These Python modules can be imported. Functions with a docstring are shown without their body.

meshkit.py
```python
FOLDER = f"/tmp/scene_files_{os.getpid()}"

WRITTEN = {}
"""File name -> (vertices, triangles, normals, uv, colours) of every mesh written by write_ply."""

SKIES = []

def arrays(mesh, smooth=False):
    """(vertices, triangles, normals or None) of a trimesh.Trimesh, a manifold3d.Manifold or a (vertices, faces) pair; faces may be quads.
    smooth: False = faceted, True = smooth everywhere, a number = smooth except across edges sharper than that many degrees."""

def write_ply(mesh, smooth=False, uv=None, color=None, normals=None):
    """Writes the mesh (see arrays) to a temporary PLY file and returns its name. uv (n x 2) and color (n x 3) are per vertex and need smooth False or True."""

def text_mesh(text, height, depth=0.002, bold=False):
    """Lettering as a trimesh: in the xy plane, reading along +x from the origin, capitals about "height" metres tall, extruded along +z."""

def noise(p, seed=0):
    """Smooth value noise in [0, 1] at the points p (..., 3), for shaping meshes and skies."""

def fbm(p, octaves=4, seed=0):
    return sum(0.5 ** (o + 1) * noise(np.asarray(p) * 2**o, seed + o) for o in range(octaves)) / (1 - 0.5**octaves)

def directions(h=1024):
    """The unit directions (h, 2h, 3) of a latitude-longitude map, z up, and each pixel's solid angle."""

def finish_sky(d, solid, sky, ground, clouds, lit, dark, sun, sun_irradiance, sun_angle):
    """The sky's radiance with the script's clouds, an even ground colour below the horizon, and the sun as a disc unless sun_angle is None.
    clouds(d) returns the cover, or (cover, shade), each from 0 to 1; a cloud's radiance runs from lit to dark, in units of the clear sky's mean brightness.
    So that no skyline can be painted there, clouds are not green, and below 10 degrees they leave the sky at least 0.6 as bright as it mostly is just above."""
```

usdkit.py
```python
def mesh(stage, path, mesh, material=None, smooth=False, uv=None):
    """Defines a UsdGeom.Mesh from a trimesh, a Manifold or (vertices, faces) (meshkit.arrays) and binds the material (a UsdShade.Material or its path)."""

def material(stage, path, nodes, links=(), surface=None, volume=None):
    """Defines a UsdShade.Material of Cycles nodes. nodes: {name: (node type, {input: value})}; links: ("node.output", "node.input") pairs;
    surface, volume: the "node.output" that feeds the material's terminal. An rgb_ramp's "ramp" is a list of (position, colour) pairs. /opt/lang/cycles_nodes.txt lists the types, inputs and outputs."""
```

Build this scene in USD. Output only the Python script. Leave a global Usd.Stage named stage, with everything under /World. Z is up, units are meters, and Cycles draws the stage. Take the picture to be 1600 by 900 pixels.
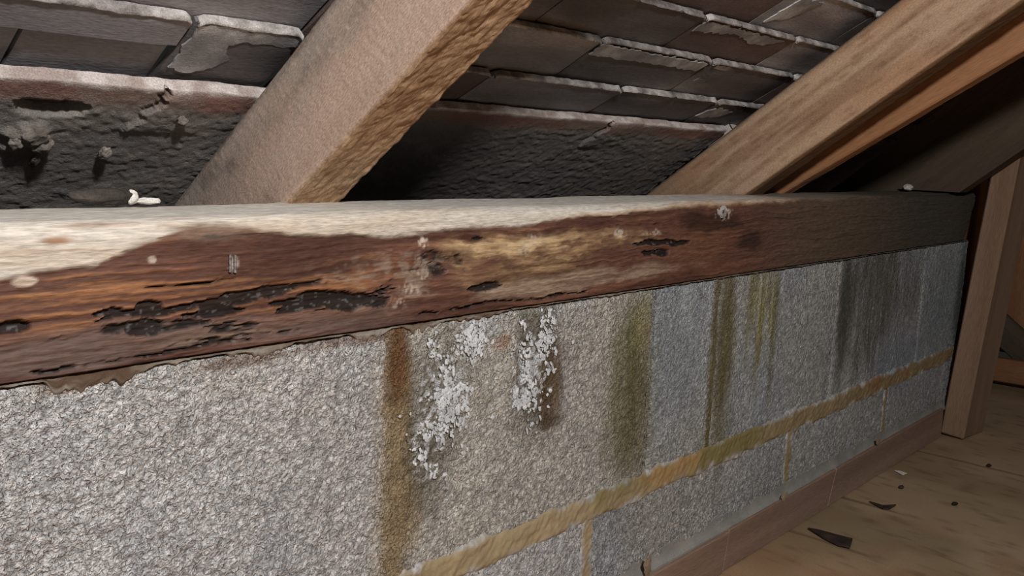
import math, random
import numpy as np, trimesh, usdkit, meshkit
from meshkit import noise, fbm
from shapely.geometry import Polygon
from pxr import Usd, UsdGeom, UsdLux, UsdShade, Gf, Sdf, Vt

stage = Usd.Stage.CreateInMemory()
UsdGeom.SetStageUpAxis(stage, UsdGeom.Tokens.z)
UsdGeom.SetStageMetersPerUnit(stage, 1.0)
UsdGeom.Xform.Define(stage, '/World')
UsdGeom.Scope.Define(stage, '/World/Looks')
rng = np.random.default_rng(7)

# ------------------------------------------------------------------ camera, light
# world: x along the block wall, y through it (room at y < 0), z up; z = 0 is the top of the block wall
F, YAW, PITCH, ROLL = 1515.2, .8639, .1434, -.0401
CAM = np.array([-.5513, -.5677, .1441])
EXPOSURE = 0.0
LAMP_AT, LAMP_POWER, LAMP_COLOR = (-.50, -.92, .635), 690.0, (1, .985, .975)
LAMP_R = .045
WORLD_LIGHT = .004


def cam_rows():
    f = np.array([math.sin(YAW) * math.cos(PITCH), math.cos(YAW) * math.cos(PITCH), -math.sin(PITCH)])
    r = np.array([math.cos(YAW), -math.sin(YAW), 0]); d = np.cross(f, r)
    c, s = math.cos(ROLL), math.sin(ROLL)
    return np.array([c * r + s * d, -s * r + c * d, f])


RC = cam_rows()
cam = UsdGeom.Camera.Define(stage, '/World/camera')
cam.CreateHorizontalApertureAttr(36.0)
cam.CreateFocalLengthAttr(36.0 * F / 1600)
cam.CreateClippingRangeAttr(Gf.Vec2f(.02, 100))
cam.CreateExposureAttr(EXPOSURE)
m = np.eye(4); m[0, :3] = RC[0]; m[1, :3] = -RC[1]; m[2, :3] = -RC[2]; m[3, :3] = CAM
cam.AddTransformOp().Set(Gf.Matrix4d(m.tolist()))

lamp = UsdLux.SphereLight.Define(stage, '/World/torch_light')
lamp.CreateRadiusAttr(LAMP_R); lamp.CreateIntensityAttr(LAMP_POWER); lamp.CreateColorAttr(Gf.Vec3f(*LAMP_COLOR))
lamp.AddTranslateOp().Set(Gf.Vec3d(*LAMP_AT))
dome = UsdLux.DomeLight.Define(stage, '/World/dim_ambient_fill')  # weak even fill light added from all around
dome.CreateIntensityAttr(WORLD_LIGHT); dome.CreateColorAttr(Gf.Vec3f(1, .97, .93))

# roof frame: T runs up the slope (towards the room), N points down into the room
PIT = math.radians(36.5)
T = np.array([0, -math.cos(PIT), math.sin(PIT)]); N = np.array([0, -math.sin(PIT), -math.cos(PIT)])


def rp(x, t, n):
    x, t, n = np.broadcast_arrays(np.asarray(x, float), t, n)
    return np.stack([x, t * T[1] + n * N[1], t * T[2] + n * N[2]], -1)


def at(u, v, y=0.0):
    """the point of the wall plane y that the measured spot (u, v) of the photograph lies on -> (x, z)"""
    d = np.array([(u - 800) / F, (v - 450) / F, 1]) @ RC
    q = CAM + (y - CAM[1]) / d[1] * d
    return q[0], q[2]


# ------------------------------------------------------------------ helpers
NAMES = {}


def free(parent, name):
    base = parent + '/' + name
    k = NAMES.get(base, 0); NAMES[base] = k + 1
    return base if k == 0 else f'{base}_{k:03d}'


def keys(prim, label=None, cat=None, group=None, kind=None):
    for k, v in (('label', label), ('category', cat), ('group', group), ('kind', kind)):
        if v: prim.SetCustomDataByKey(k, v)
    return prim


def xform(name, parent='/World', matrix=None, **kw):
    x = UsdGeom.Xform.Define(stage, free(parent, name))
    if matrix is not None: x.AddTransformOp().Set(Gf.Matrix4d(np.asarray(matrix).tolist()))
    return keys(x.GetPrim(), **kw)


def obj(name, geo, mat, parent='/World', smooth=30, col=None, **kw):
    path = free(parent if isinstance(parent, str) else str(parent.GetPath()), name)
    if col is not None: smooth = True if smooth else False
    g = usdkit.mesh(stage, path, geo, mat, smooth=smooth)
    if col is not None:
        UsdGeom.PrimvarsAPI(g).CreatePrimvar('tint', Sdf.ValueTypeNames.Color3fArray, 'vertex').Set(Vt.Vec3fArray.FromNumpy(np.clip(col, 0, 1).astype(np.float32)))
    return keys(g.GetPrim(), **kw)


def gridfaces(nu, nv, flip=False):
    i, j = np.meshgrid(np.arange(nu - 1), np.arange(nv - 1), indexing='ij')
    a = (i * nv + j).ravel(); b = a + nv
    f = np.stack([a, b, b + 1, a + 1], 1)
    if flip: f = f[:, ::-1]
    return np.vstack([f[:, [0, 1, 2]], f[:, [0, 2, 3]]])


def lin(r, g, b):
    c = np.array([r, g, b]) / 255.0
    return np.where(c <= .04045, c / 12.92, ((c + .055) / 1.055) ** 2.4)


def ss(a, b, x):
    t = np.clip((x - a) / (b - a), 0, 1); return t * t * (3 - 2 * t)


def mixc(col, c, w):
    return col + (np.asarray(c) - col) * np.clip(w, 0, 1)[..., None]


def chamfer_box(lo, hi, c=.002):
    lo, hi = np.asarray(lo, float), np.asarray(hi, float)
    pts = []
    for k in range(3):
        for sx in np.ndindex(2, 2, 2):
            p = np.where(np.array(sx) == 0, lo, hi)
            q = p + np.where(np.array(sx) == 0, 1, -1) * c * (np.arange(3) != k)
            pts.append(q)
    return trimesh.convex.convex_hull(np.array(pts))


def lump(center, size, seed, sub=3, amp=.35, freq=2.2):
    s = trimesh.creation.icosphere(sub)
    v = np.array(s.vertices)
    r = 1 + amp * 2 * (fbm(v * freq + seed * 3.7, 4, seed) - .5)
    v = v * r[:, None] * np.asarray(size)
    return trimesh.Trimesh(v + np.asarray(center), s.faces, process=False)


# ------------------------------------------------------------------ materials
def rough_mat(name, scale1, bump1, scale2, bump2, rough=.85, spec=.25, speck=.25, stretch=None, coords='position', tint=None, dist=.004):
    """surface colour from the mesh's tint (or one colour), two noises of relief and fine speckle"""
    nodes = {'g': ('geometry', {}), 'tc': ('texture_coordinate', {}),
             'mp': ('mapping', {'scale': stretch or (1, 1, 1)}),
             'n1': ('noise_texture', {'scale': scale1, 'detail': 5, 'roughness': .62}),
             'n2': ('noise_texture', {'scale': scale2, 'detail': 3, 'roughness': .6}),
             'r2': ('map_range', {'from_min': .3, 'from_max': .7, 'to_min': 1 - speck, 'to_max': 1 + speck, 'clamp': True}),
             'mul': ('mix', {'mix_type': 'multiply', 'fac': 1.0}),
             'b1': ('bump', {'strength': bump1, 'distance': dist}), 'b2': ('bump', {'strength': bump2, 'distance': dist * .5}),
             'p': ('principled_bsdf', {'roughness': rough, 'specular_ior_level': spec})}
    src = 'g.position' if coords == 'position' else 'tc.object'
    links = [(src, 'mp.vector'), ('mp.vector', 'n1.vector'), ('mp.vector', 'n2.vector'), ('n2.fac', 'r2.value'),
             ('r2.result', 'mul.color2'), ('mul.color', 'p.base_color'), ('n1.fac', 'b1.height'), ('n2.fac', 'b2.height'),
             ('b1.normal', 'b2.normal'), ('b2.normal', 'p.normal')]
    if tint is None:
        nodes['a'] = ('attribute', {'attribute': 'tint'}); links.append(('a.color', 'mul.color1'))
    else:
        nodes['c1'] = ('noise_texture', {'scale': scale1 * .25, 'detail': 4, 'roughness': .6})
        nodes['rp'] = ('rgb_ramp', {'ramp': [(.3, tint[0]), (.5, tint[1]), (.7, tint[2])]})
        links += [('mp.vector', 'c1.vector'), ('c1.fac', 'rp.fac'), ('rp.color', 'mul.color1')]
    return usdkit.material(stage, '/World/Looks/' + name, nodes, links, surface='p.BSDF')


M = {}
M['block'] = rough_mat('block_concrete', 260, .55, 900, .4, rough=.9, spec=.2, speck=.3, dist=.003)
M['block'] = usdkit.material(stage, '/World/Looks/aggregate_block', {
    'g': ('geometry', {}), 'a': ('attribute', {'attribute': 'tint'}),
    'w': ('noise_texture', {'scale': 220, 'detail': 3, 'roughness': .6}), 'wm': ('mix', {'mix_type': 'linear_light', 'fac': .0035}),
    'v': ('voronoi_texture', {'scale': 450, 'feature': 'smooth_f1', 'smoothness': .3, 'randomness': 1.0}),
    'v2': ('voronoi_texture', {'scale': 760, 'feature': 'f1', 'randomness': 1.0}),
    'n': ('noise_texture', {'scale': 75, 'detail': 5, 'roughness': .65}),
    'r1': ('map_range', {'from_min': .25, 'from_max': .75, 'to_min': 1.24, 'to_max': .74, 'clamp': True}),  # crevice shade put into the colour: hollows between grains darker, grain tops lighter
    'r2': ('map_range', {'from_min': .3, 'from_max': .7, 'to_min': .78, 'to_max': 1.2, 'clamp': True}),
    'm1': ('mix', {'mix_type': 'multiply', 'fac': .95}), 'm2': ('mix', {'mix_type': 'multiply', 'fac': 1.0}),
    'b1': ('bump', {'strength': 1.0, 'distance': .0030, 'invert': True}), 'b2': ('bump', {'strength': .5, 'distance': .0009, 'invert': True}), 'b3': ('bump', {'strength': .5, 'distance': .004}),
    'p': ('principled_bsdf', {'roughness': .85, 'specular_ior_level': .25})},
    [('g.position', 'w.vector'), ('g.position', 'wm.color1'), ('w.color', 'wm.color2'), ('wm.color', 'v.vector'), ('wm.color', 'v2.vector'), ('g.position', 'n.vector'),
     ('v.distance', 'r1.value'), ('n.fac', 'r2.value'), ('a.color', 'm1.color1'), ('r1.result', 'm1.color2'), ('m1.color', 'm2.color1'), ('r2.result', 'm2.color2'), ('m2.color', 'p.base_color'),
     ('n.fac', 'b3.height'), ('v.distance', 'b1.height'), ('b3.normal', 'b1.normal'), ('v2.distance', 'b2.height'), ('b1.normal', 'b2.normal'), ('b2.normal', 'p.normal')], surface='p.BSDF')
M['mortar'] = rough_mat('sand_mortar', 160, .35, 1100, .35, rough=.9, spec=.15, speck=.15, dist=.002)
M['beam'] = rough_mat('stained_timber', 90, .35, 700, .35, rough=.7, spec=.3, speck=.28, stretch=(.12, 1, 1), dist=.003)
M['bank'] = rough_mat('sooty_mortar', 170, .35, 800, .4, rough=.8, spec=.3, speck=.3, dist=.005)
M['tile'] = rough_mat('dark_clay_tile', 45, .18, 500, .25, rough=.62, spec=.4, speck=.18, stretch=(.35, 1, 1), dist=.004,
                      tint=[lin(76, 72, 72), lin(98, 94, 94), lin(140, 135, 134)])
M['tile_b'] = rough_mat('grey_clay_tile', 45, .18, 500, .25, rough=.62, spec=.4, speck=.18, stretch=(.35, 1, 1), dist=.004,
                        tint=[lin(110, 107, 110), lin(134, 131, 133), lin(180, 177, 177)])
M['tile_c'] = rough_mat('red_clay_tile', 45, .18, 500, .25, rough=.62, spec=.4, speck=.18, stretch=(.35, 1, 1), dist=.004,
                        tint=[lin(82, 68, 66), lin(104, 88, 85), lin(130, 112, 108)])
M['lime'] = rough_mat('lime_crust', 150, .4, 900, .4, rough=.85, spec=.2, speck=.3, dist=.003,
                      tint=[lin(96, 90, 88), lin(160, 154, 150), lin(214, 210, 206)])
M['skin'] = rough_mat('lime_skin', 70, .3, 700, .3, rough=.75, spec=.3, speck=.2, dist=.003,
                      tint=[lin(112, 110, 111), lin(146, 144, 144), lin(204, 202, 200)])


def wood_mat(name, tint, scale=60, bump=.35, rough=.72, stretch=(.07, 1, 1), speck=.2):
    return rough_mat(name, scale, bump, 800, .35, rough=rough, spec=.25, speck=speck, stretch=stretch, coords='object', tint=tint, dist=.003)


M['rafter_beige'] = rough_mat('rafter_beige', 70, .3, 900, .4, rough=.75, spec=.25, speck=.25, stretch=(.3, 1, 1), coords='object', dist=.003)
M['rafter_orange'] = wood_mat('rafter_orange', [lin(146, 102, 70), lin(168, 122, 86), lin(184, 140, 104)])
M['rafter_dark'] = wood_mat('rafter_dark', [lin(60, 49, 39), lin(82, 69, 56), lin(104, 90, 74)])
M['post'] = wood_mat('post_wood', [lin(118, 92, 72), lin(140, 114, 92), lin(154, 130, 110)], bump=.15)
M['board_orange'] = wood_mat('board_orange', [lin(116, 78, 52), lin(140, 98, 68), lin(154, 114, 84)])
M['skirt'] = wood_mat('skirt_wood', [lin(124, 100, 86), lin(150, 124, 108), lin(166, 140, 124)], scale=40)
M['plaster'] = rough_mat('white_plaster', 200, .3, 900, .3, tint=[lin(196, 190, 182), lin(222, 216, 208), lin(236, 232, 226)], dist=.002)
M['bark'] = rough_mat('dark_chip', 200, .3, 900, .3, tint=[lin(40, 32, 28), lin(58, 46, 40), lin(80, 66, 56)], dist=.002)
M['steel'] = usdkit.material(stage, '/World/Looks/old_nail', {'n': ('noise_texture', {'scale': 400}), 'rp': ('rgb_ramp', {'ramp': [(.3, (.2, .17, .15)), (.7, (.55, .53, .5))]}), 'p': ('principled_bsdf', {'metallic': .7, 'roughness': .45})},
                            [('n.fac', 'rp.fac'), ('rp.color', 'p.base_color')], surface='p.BSDF')
M['floor'] = rough_mat('floor_board', 60, .1, 700, .2, rough=.7, spec=.25, speck=.18, dist=.002)

M['salt'] = rough_mat('white_salt', 300, .3, 900, .3, tint=[lin(184, 186, 188), lin(212, 214, 216), lin(232, 233, 235)], dist=.001)
# ------------------------------------------------------------------ wall of blocks
JX = {'a': -.025, 'b': .2526, 'cut': .357, 'c': .497, 'd': .7395, 'e': .8657, 'f': 1.122, 'g': 1.256}
XL, XR = -.95, 1.512
BED_LO, BED_HI = -.238, -.218
FLOOR = -.39
ZTOP = -.001

# stains, each a soft blob set out on the wall: (u, v) = measured centre, (ru, rv) = measured half size
def blob(X, Z, u, v, ru, rv, seed=0, wob=.35, soft=.6, fx=30, fz=12):
    x0, z0 = at(u, v); xa, _ = at(u - ru, v); xb, _ = at(u + ru, v); _, za = at(u, v - rv); _, zb = at(u, v + rv)
    rx, rz = abs(xb - xa) / 2, abs(zb - za) / 2
    w = wob * 2 * (fbm(np.stack([X * fx, Z * fz, 0 * X + seed], -1), 4, seed) - .5)
    r = np.sqrt(((X - x0) / rx) ** 2 + ((Z - z0) / rz) ** 2) + w
    return 1 - ss(1 - soft, 1 + soft * .5, r)


def streaks(X, Z, seed, fx=110, fz=7):
    return fbm(np.stack([X * fx, Z * fz, 0 * X + seed], -1), 4, seed)


def wall_tint(X, Z, base, seed):
    """colour of the wall's face at (X, Z): its block's own grey, then the stains that run over it"""
    k = fbm(np.stack([X * 9, Z * 9, 0 * X + seed], -1), 4, seed)[..., None]
    col = np.asarray(base) * (.82 + .36 * k)
    warm = fbm(np.stack([X * 5, Z * 4, 0 * X + 11], -1), 3, 5)
    col = mixc(col, lin(200, 192, 178), ss(.45, .75, warm) * .35)
    cool = fbm(np.stack([X * 14, Z * 5, 0 * X + 31], -1), 3, 9)
    col = mixc(col, lin(178, 184, 194), ss(.5, .75, cool) * .45)
    g = fbm(np.stack([X * 420, Z * 420, 0 * X + 3], -1), 3, 21)      # grains of aggregate
    g2 = noise(np.stack([X * 210, Z * 210, 0 * X + 8], -1), 22)
    col = col * (.70 + .60 * ss(.25, .75, g))[..., None]
    st = streaks(X, Z, 41)
    # brown run and tan smear at the first upright joint
    col = mixc(col, lin(178, 156, 118), blob(X, Z, 618, 800, 40, 130, 2, .5, .8) * .95)
    col = mixc(col, lin(174, 152, 116), blob(X, Z, 619, 650, 34, 110, 2, .5, .8) * .85)
    col = mixc(col, lin(110, 70, 36), blob(X, Z, 624, 575, 24, 90, 3, .5, .8) * (.5 + .7 * st))
    col = mixc(col, lin(120, 92, 56), blob(X, Z, 632, 690, 14, 130, 3, .4) * .7)
    col = mixc(col, lin(88, 78, 58), blob(X, Z, 650, 760, 40, 90, 4, .5) * .55)
    # grey-green damp beside it
    col = mixc(col, lin(112, 108, 95), blob(X, Z, 672, 640, 60, 130, 5, .5) * .6)
    col = mixc(col, lin(96, 86, 62), blob(X, Z, 690, 690, 40, 80, 6, .6) * .35)
    # dark run in the middle block with its brown foot
    col = mixc(col, lin(98, 90, 74), blob(X, Z, 832, 580, 40, 110, 7, .5) * .75)
    col = mixc(col, lin(104, 78, 46), blob(X, Z, 862, 610, 22, 80, 8, .5) * .75)
    col = mixc(col, lin(88, 70, 46), blob(X, Z, 862, 658, 22, 14, 8, .5) * .7)
    col = mixc(col, lin(180, 142, 112), blob(X, Z, 782, 535, 16, 12, 9, .4) * .7)
    col = mixc(col, lin(198, 186, 160), blob(X, Z, 760, 590, 40, 60, 10, .5) * .35)
    # white salts
    for (u, v, ru, rv, s, a) in ((692, 620, 40, 78, 12, 1), (672, 690, 26, 50, 13, .8), (740, 532, 30, 34, 14, 1), (828, 570, 36, 66, 15, 1.0), (812, 610, 20, 40, 16, 1), (775, 600, 14, 40, 17, .35), (850, 520, 20, 40, 18, .7)):
        w = blob(X, Z, u, v, ru, rv, s, .5, .9)
        col = mixc(col, lin(236, 238, 240), ss(.54, .64, g2 * .6 + g * .25 + w * .22) * ss(.05, .5, w) * a * .75)
    # olive curtain by the cut block
    ol = blob(X, Z, 985, 590, 38, 190, 20, .35)
    col = mixc(col, lin(128, 122, 84), ol * (.5 + .6 * st))
    col = mixc(col, lin(112, 104, 70), blob(X, Z, 990, 660, 26, 120, 21, .5) * .6)
    col = mixc(col, lin(160, 150, 104), blob(X, Z, 1004, 500, 14, 50, 22, .4) * .6)
    # blue-grey cut block and its neighbours
    col = mixc(col, lin(158, 165, 168), blob(X, Z, 1062, 540, 38, 140, 23, .25) * .45)
    col = mixc(col, lin(196, 204, 206), blob(X, Z, 1080, 470, 30, 40, 24, .5) * ss(.45, .6, st) * .7)
    st2 = streaks(X, Z, 43, 330, 9)
    col = mixc(col, lin(122, 112, 76), blob(X, Z, 1128, 560, 20, 170, 25, .35) * (.55 + .6 * st))
    col = mixc(col, lin(204, 206, 204), blob(X, Z, 1092, 480, 34, 60, 24, .5) * ss(.52, .62, st2) * .7)
    col = mixc(col, lin(146, 138, 98), blob(X, Z, 1190, 490, 26, 95, 26, .4) * ss(.35, .6, st))
    col = mixc(col, lin(200, 196, 150), blob(X, Z, 1194, 480, 20, 70, 27, .4) * ss(.50, .60, st2) * .9)
    col = mixc(col, lin(118, 112, 68), blob(X, Z, 1208, 520, 6, 130, 28, .4) * .6)
    col = mixc(col, lin(94, 90, 76), blob(X, Z, 1375, 460, 66, 130, 29, .5) * (.5 + .5 * st))
    col = mixc(col, lin(70, 72, 60), blob(X, Z, 1318, 500, 10, 130, 30, .4) * .6)
    col = mixc(col, lin(132, 144, 164), blob(X, Z, 1405, 565, 40, 50, 31, .5) * .5
               ) ; col = mixc(col, lin(190, 194, 196), blob(X, Z, 1390, 500, 60, 90, 44, .5) * ss(.56, .66, st2) * .55)
    col = mixc(col, lin(128, 138, 148), blob(X, Z, 1470, 450, 36, 100, 32, .4) * .5)
    col = mixc(col, lin(196, 200, 200), blob(X, Z, 1470, 415, 50, 50, 33, .5) * ss(.5, .6, st2) * .6)
    col = mixc(col, lin(60, 62, 44), blob(X, Z, 1500, 470, 8, 120, 34, .4) * .7)
    # pale band and brown stain under the beam at the left
    col = mixc(col, lin(206, 204, 198), blob(X, Z, 60, 610, 110, 24, 35, .4) * .6)
    col = mixc(col, lin(150, 120, 92), blob(X, Z, 120, 592, 70, 18, 36, .6) * .5)
    col = mixc(col, lin(128, 96, 72), blob(X, Z, 420, 556, 120, 9, 37, .6) * .6)
    col = mixc(col, lin(120, 84, 56), blob(X, Z, 590, 522, 90, 12, 38, .6) * .7)
    return col


def block_mesh(x0, x1, z0, z1, step, seed, base, proud=0.0, depth=.1, rough=.0016):
    nx, nz = max(8, int((x1 - x0) / step)), max(8, int((z1 - z0) / step))
    X, Z = np.meshgrid(np.linspace(x0, x1, nx), np.linspace(z0, z1, nz), indexing='ij')
    q = np.stack([X, 0 * X + seed, Z], -1)
    edge = np.minimum.reduce([X - x0, x1 - X, Z - z0, z1 - Z]) + (fbm(q * 90, 3, seed) - .5) * .006
    y = -proud - rough * 2.2 * (fbm(q * 300, 3, 3) - .5) - .0016 * (fbm(q * 26, 3, 4) - .5) * 2 - .0007 * (noise(q * 140, 6) - .5) * 2
    y = y + .0022 * (1 - ss(0, .004, np.maximum(edge, 0)))
    wob = (fbm(q * 70, 3, seed + 5) - .5) * .004
    Xw = X + np.where((np.arange(nx) == 0)[:, None] | (np.arange(nx) == nx - 1)[:, None], wob, 0)
    Zw = Z + np.where((np.arange(nz) == 0)[None] | (np.arange(nz) == nz - 1)[None], wob, 0)
    V = np.stack([Xw, y, Zw], -1).reshape(-1, 3)
    Fc = gridfaces(nx, nz)
    col = wall_tint(X, Z, base, seed).reshape(-1, 3)
    idx = np.arange(nx * nz).reshape(nx, nz)
    ring = np.concatenate([idx[:, 0], idx[-1, 1:], idx[-2::-1, -1], idx[0, -2:0:-1]])
    back = V[ring].copy(); back[:, 1] = depth
    n0 = len(V); k = len(ring); r = np.arange(k); r2 = (r + 1) % k
    side = np.vstack([np.stack([ring[r], n0 + r, n0 + r2], 1), np.stack([ring[r], n0 + r2, ring[r2]], 1)])
    cen = n0 + k
    cap = np.stack([n0 + r, np.full(k, cen), n0 + r2], 1)
    V = np.vstack([V, back, [[(x0 + x1) / 2, depth, (z0 + z1) / 2]]])
    col = np.vstack([col, col[ring], col[:1]])
    return (V, np.vstack([Fc, side, cap])), col


wall = xform('wall_back', kind='structure')
G = {'violet': lin(207, 206, 206), 'warm': lin(202, 198, 190), 'blue': lin(176, 180, 182), 'grey': lin(178, 179, 180)}
upper = [(XL, JX['a'] - .3 - .0, .003, 'grey'), ]
blocks = [(-.95, -.47, 'u', .004, 'grey', 0), (-.462, JX['a'] - .012, 'u', .0015, 'violet', .001),
          (JX['a'] + .012, JX['cut'] - .004, 'u', .0015, 'warm', .0012), (JX['cut'] + .004, JX['c'] - .007, 'u', .002, 'blue', .0004),
          (JX['c'] + .006, JX['e'] - .005, 'u', .0022, 'blue', .0005), (JX['e'] + .005, JX['g'] - .004, 'u', .0026, 'grey', .0),
          (JX['g'] + .004, XR, 'u', .0028, 'blue', .0005),
          (-.95, -.215, 'l', .006, 'grey', 0), (-.2, JX['b'] - .0095, 'l', .002, 'violet', .001), (JX['b'] + .0095, JX['d'] - .009, 'l', .0018, 'grey', .0006),
          (JX['d'] + .009, JX['f'] - .007, 'l', .0022, 'grey', .0), (JX['f'] + .007, XR, 'l', .0028, 'grey', .0005)]
for i, (x0, x1, row, step, tone, proud) in enumerate(blocks):
    z0, z1 = (BED_HI, ZTOP - .002) if row == 'u' else (FLOOR + .002, BED_LO)
    g, c = block_mesh(x0, x1, z0, z1, step, 50 + i, G[tone], proud)
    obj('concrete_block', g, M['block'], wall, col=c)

# mortar: one bed and the uprights, a little proud and ragged
def mortar_strip(x0, x1, z0, z1, step, seed, y0, base, bulge=.003, depth=.095, rag=.013, own=1.0):
    nx, nz = max(6, int((x1 - x0) / step)), max(6, int((z1 - z0) / step))
    X, Z = np.meshgrid(np.linspace(x0, x1, nx), np.linspace(z0, z1, nz), indexing='ij')
    q = np.stack([X, 0 * X + seed, Z], -1)
    s = np.minimum(X - x0, x1 - X) if z1 - z0 > .1 else np.minimum(Z - z0, z1 - Z)
    lim = .004 + rag * fbm(q * 45, 4, seed)
    y = y0 - bulge * (fbm(q * 38, 4, seed + 1) - .3) - .0030 * (fbm(q * 230, 3, 5) - .5)
    y = y + .008 * (1 - ss(0, 1, s / lim))
    V = np.stack([X, y, Z], -1).reshape(-1, 3)
    k = fbm(q * 24, 4, 71)
    col = np.asarray(base) * (.8 + .4 * k)[..., None]
    ol = blob(X, Z, 985, 700, 70, 90, 20, .5) + blob(X, Z, 1140, 680, 80, 60, 25, .5) + .6 * blob(X, Z, 1240, 720, 16, 60, 25, .5)
    col = mixc(col, lin(116, 108, 52), ol * .7)
    col = mixc(col, lin(186, 142, 92), blob(X, Z, 1050, 725, 50, 26, 61, .5) * .5)
    col = mixc(col, lin(112, 74, 42), blob(X, Z, 622, 560, 24, 90, 3, .4) * .85)
    col = mixc(col, lin(150, 96, 60), blob(X, Z, 1370, 600, 30, 14, 62, .5) * .5)
    col = mixc(col, lin(138, 118, 86), ss(.45, 1.0, X) * .7); col = mixc(col, lin(150, 108, 72), ss(.55, .7, fbm(q * 16, 3, 77)) * ss(.8, 1.1, X) * .7)
    if z1 - z0 <= .1:
        wt = wall_tint(X, Z, G['grey'], seed)
        keep = ss(.12, .55, np.minimum(Z - z0, z1 - Z) / (z1 - z0) * 2 + 1.0 * (fbm(q * 55, 4, seed + 8) - .5))
        col = wt + (col - wt) * keep[..., None]
    if z1 - z0 > .1:
        wt = wall_tint(X, Z, G['grey'], seed)
        keep = ss(.1, .9, np.minimum(X - x0, x1 - X) / (.5 * (x1 - x0)) + 1.1 * (fbm(q * 60, 4, seed + 8) - .5)) * own
        col = wt + (col - wt) * keep[..., None]
    idx = np.arange(nx * nz).reshape(nx, nz)
    ring = np.concatenate([idx[:, 0], idx[-1, 1:], idx[-2::-1, -1], idx[0, -2:0:-1]])
    back = V[ring].copy(); back[:, 1] = depth
    n0 = len(V); kk = len(ring); r = np.arange(kk); r2 = (r + 1) % kk
    side = np.vstack([np.stack([ring[r], n0 + r, n0 + r2], 1), np.stack([ring[r], n0 + r2, ring[r2]], 1)])
    cap = np.stack([n0 + r, np.full(kk, n0 + kk), n0 + r2], 1)
    V = np.vstack([V, back, [[(x0 + x1) / 2, depth, (z0 + z1) / 2]]])
    c = col.reshape(-1, 3); c = np.vstack([c, c[ring], c[:1]])
    return (V, np.vstack([gridfaces(nx, nz), side, cap])), c


TAN = lin(166, 148, 116)
g, c = mortar_strip(XL, XR, BED_LO - .012, BED_HI + .012, .002, 5, -.0015, TAN, bulge=.006)
obj('mortar_bed', g, M['mortar'], wall, col=c, label='sandy horizontal mortar joint')
ups = [('a', .050, BED_HI, ZTOP - .001, -.0002, .016, 1), ('cut', .012, BED_HI, ZTOP - .002, .0012, .004, .3), ('c', .028, BED_HI, ZTOP - .002, .0, .010, .9), ('e', .014, BED_HI, ZTOP - .002, .0014, .004, .3), ('g', .012, BED_HI, ZTOP - .002, .0014, .004, .3),
       ('b', .032, FLOOR + .004, BED_LO, .0, .006, 1), ('d', .032, FLOOR + .004, BED_LO, .0, .006, 1), ('f', .026, FLOOR + .004, BED_LO, .0, .006, .9)]
for k, (j, w, z0, z1, y0, rag, own) in enumerate(ups):
    base = TAN if j in 'abd' else lin(124, 114, 80)
    g, c = mortar_strip(JX[j] - w / 2, JX[j] + w / 2, z0, z1, .0016, 80 + k, y0, base, bulge=.003, rag=rag, own=own)
    obj('mortar_upright', g, M['mortar'] if j in 'bdf' else M['block'], wall, col=c)
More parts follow.
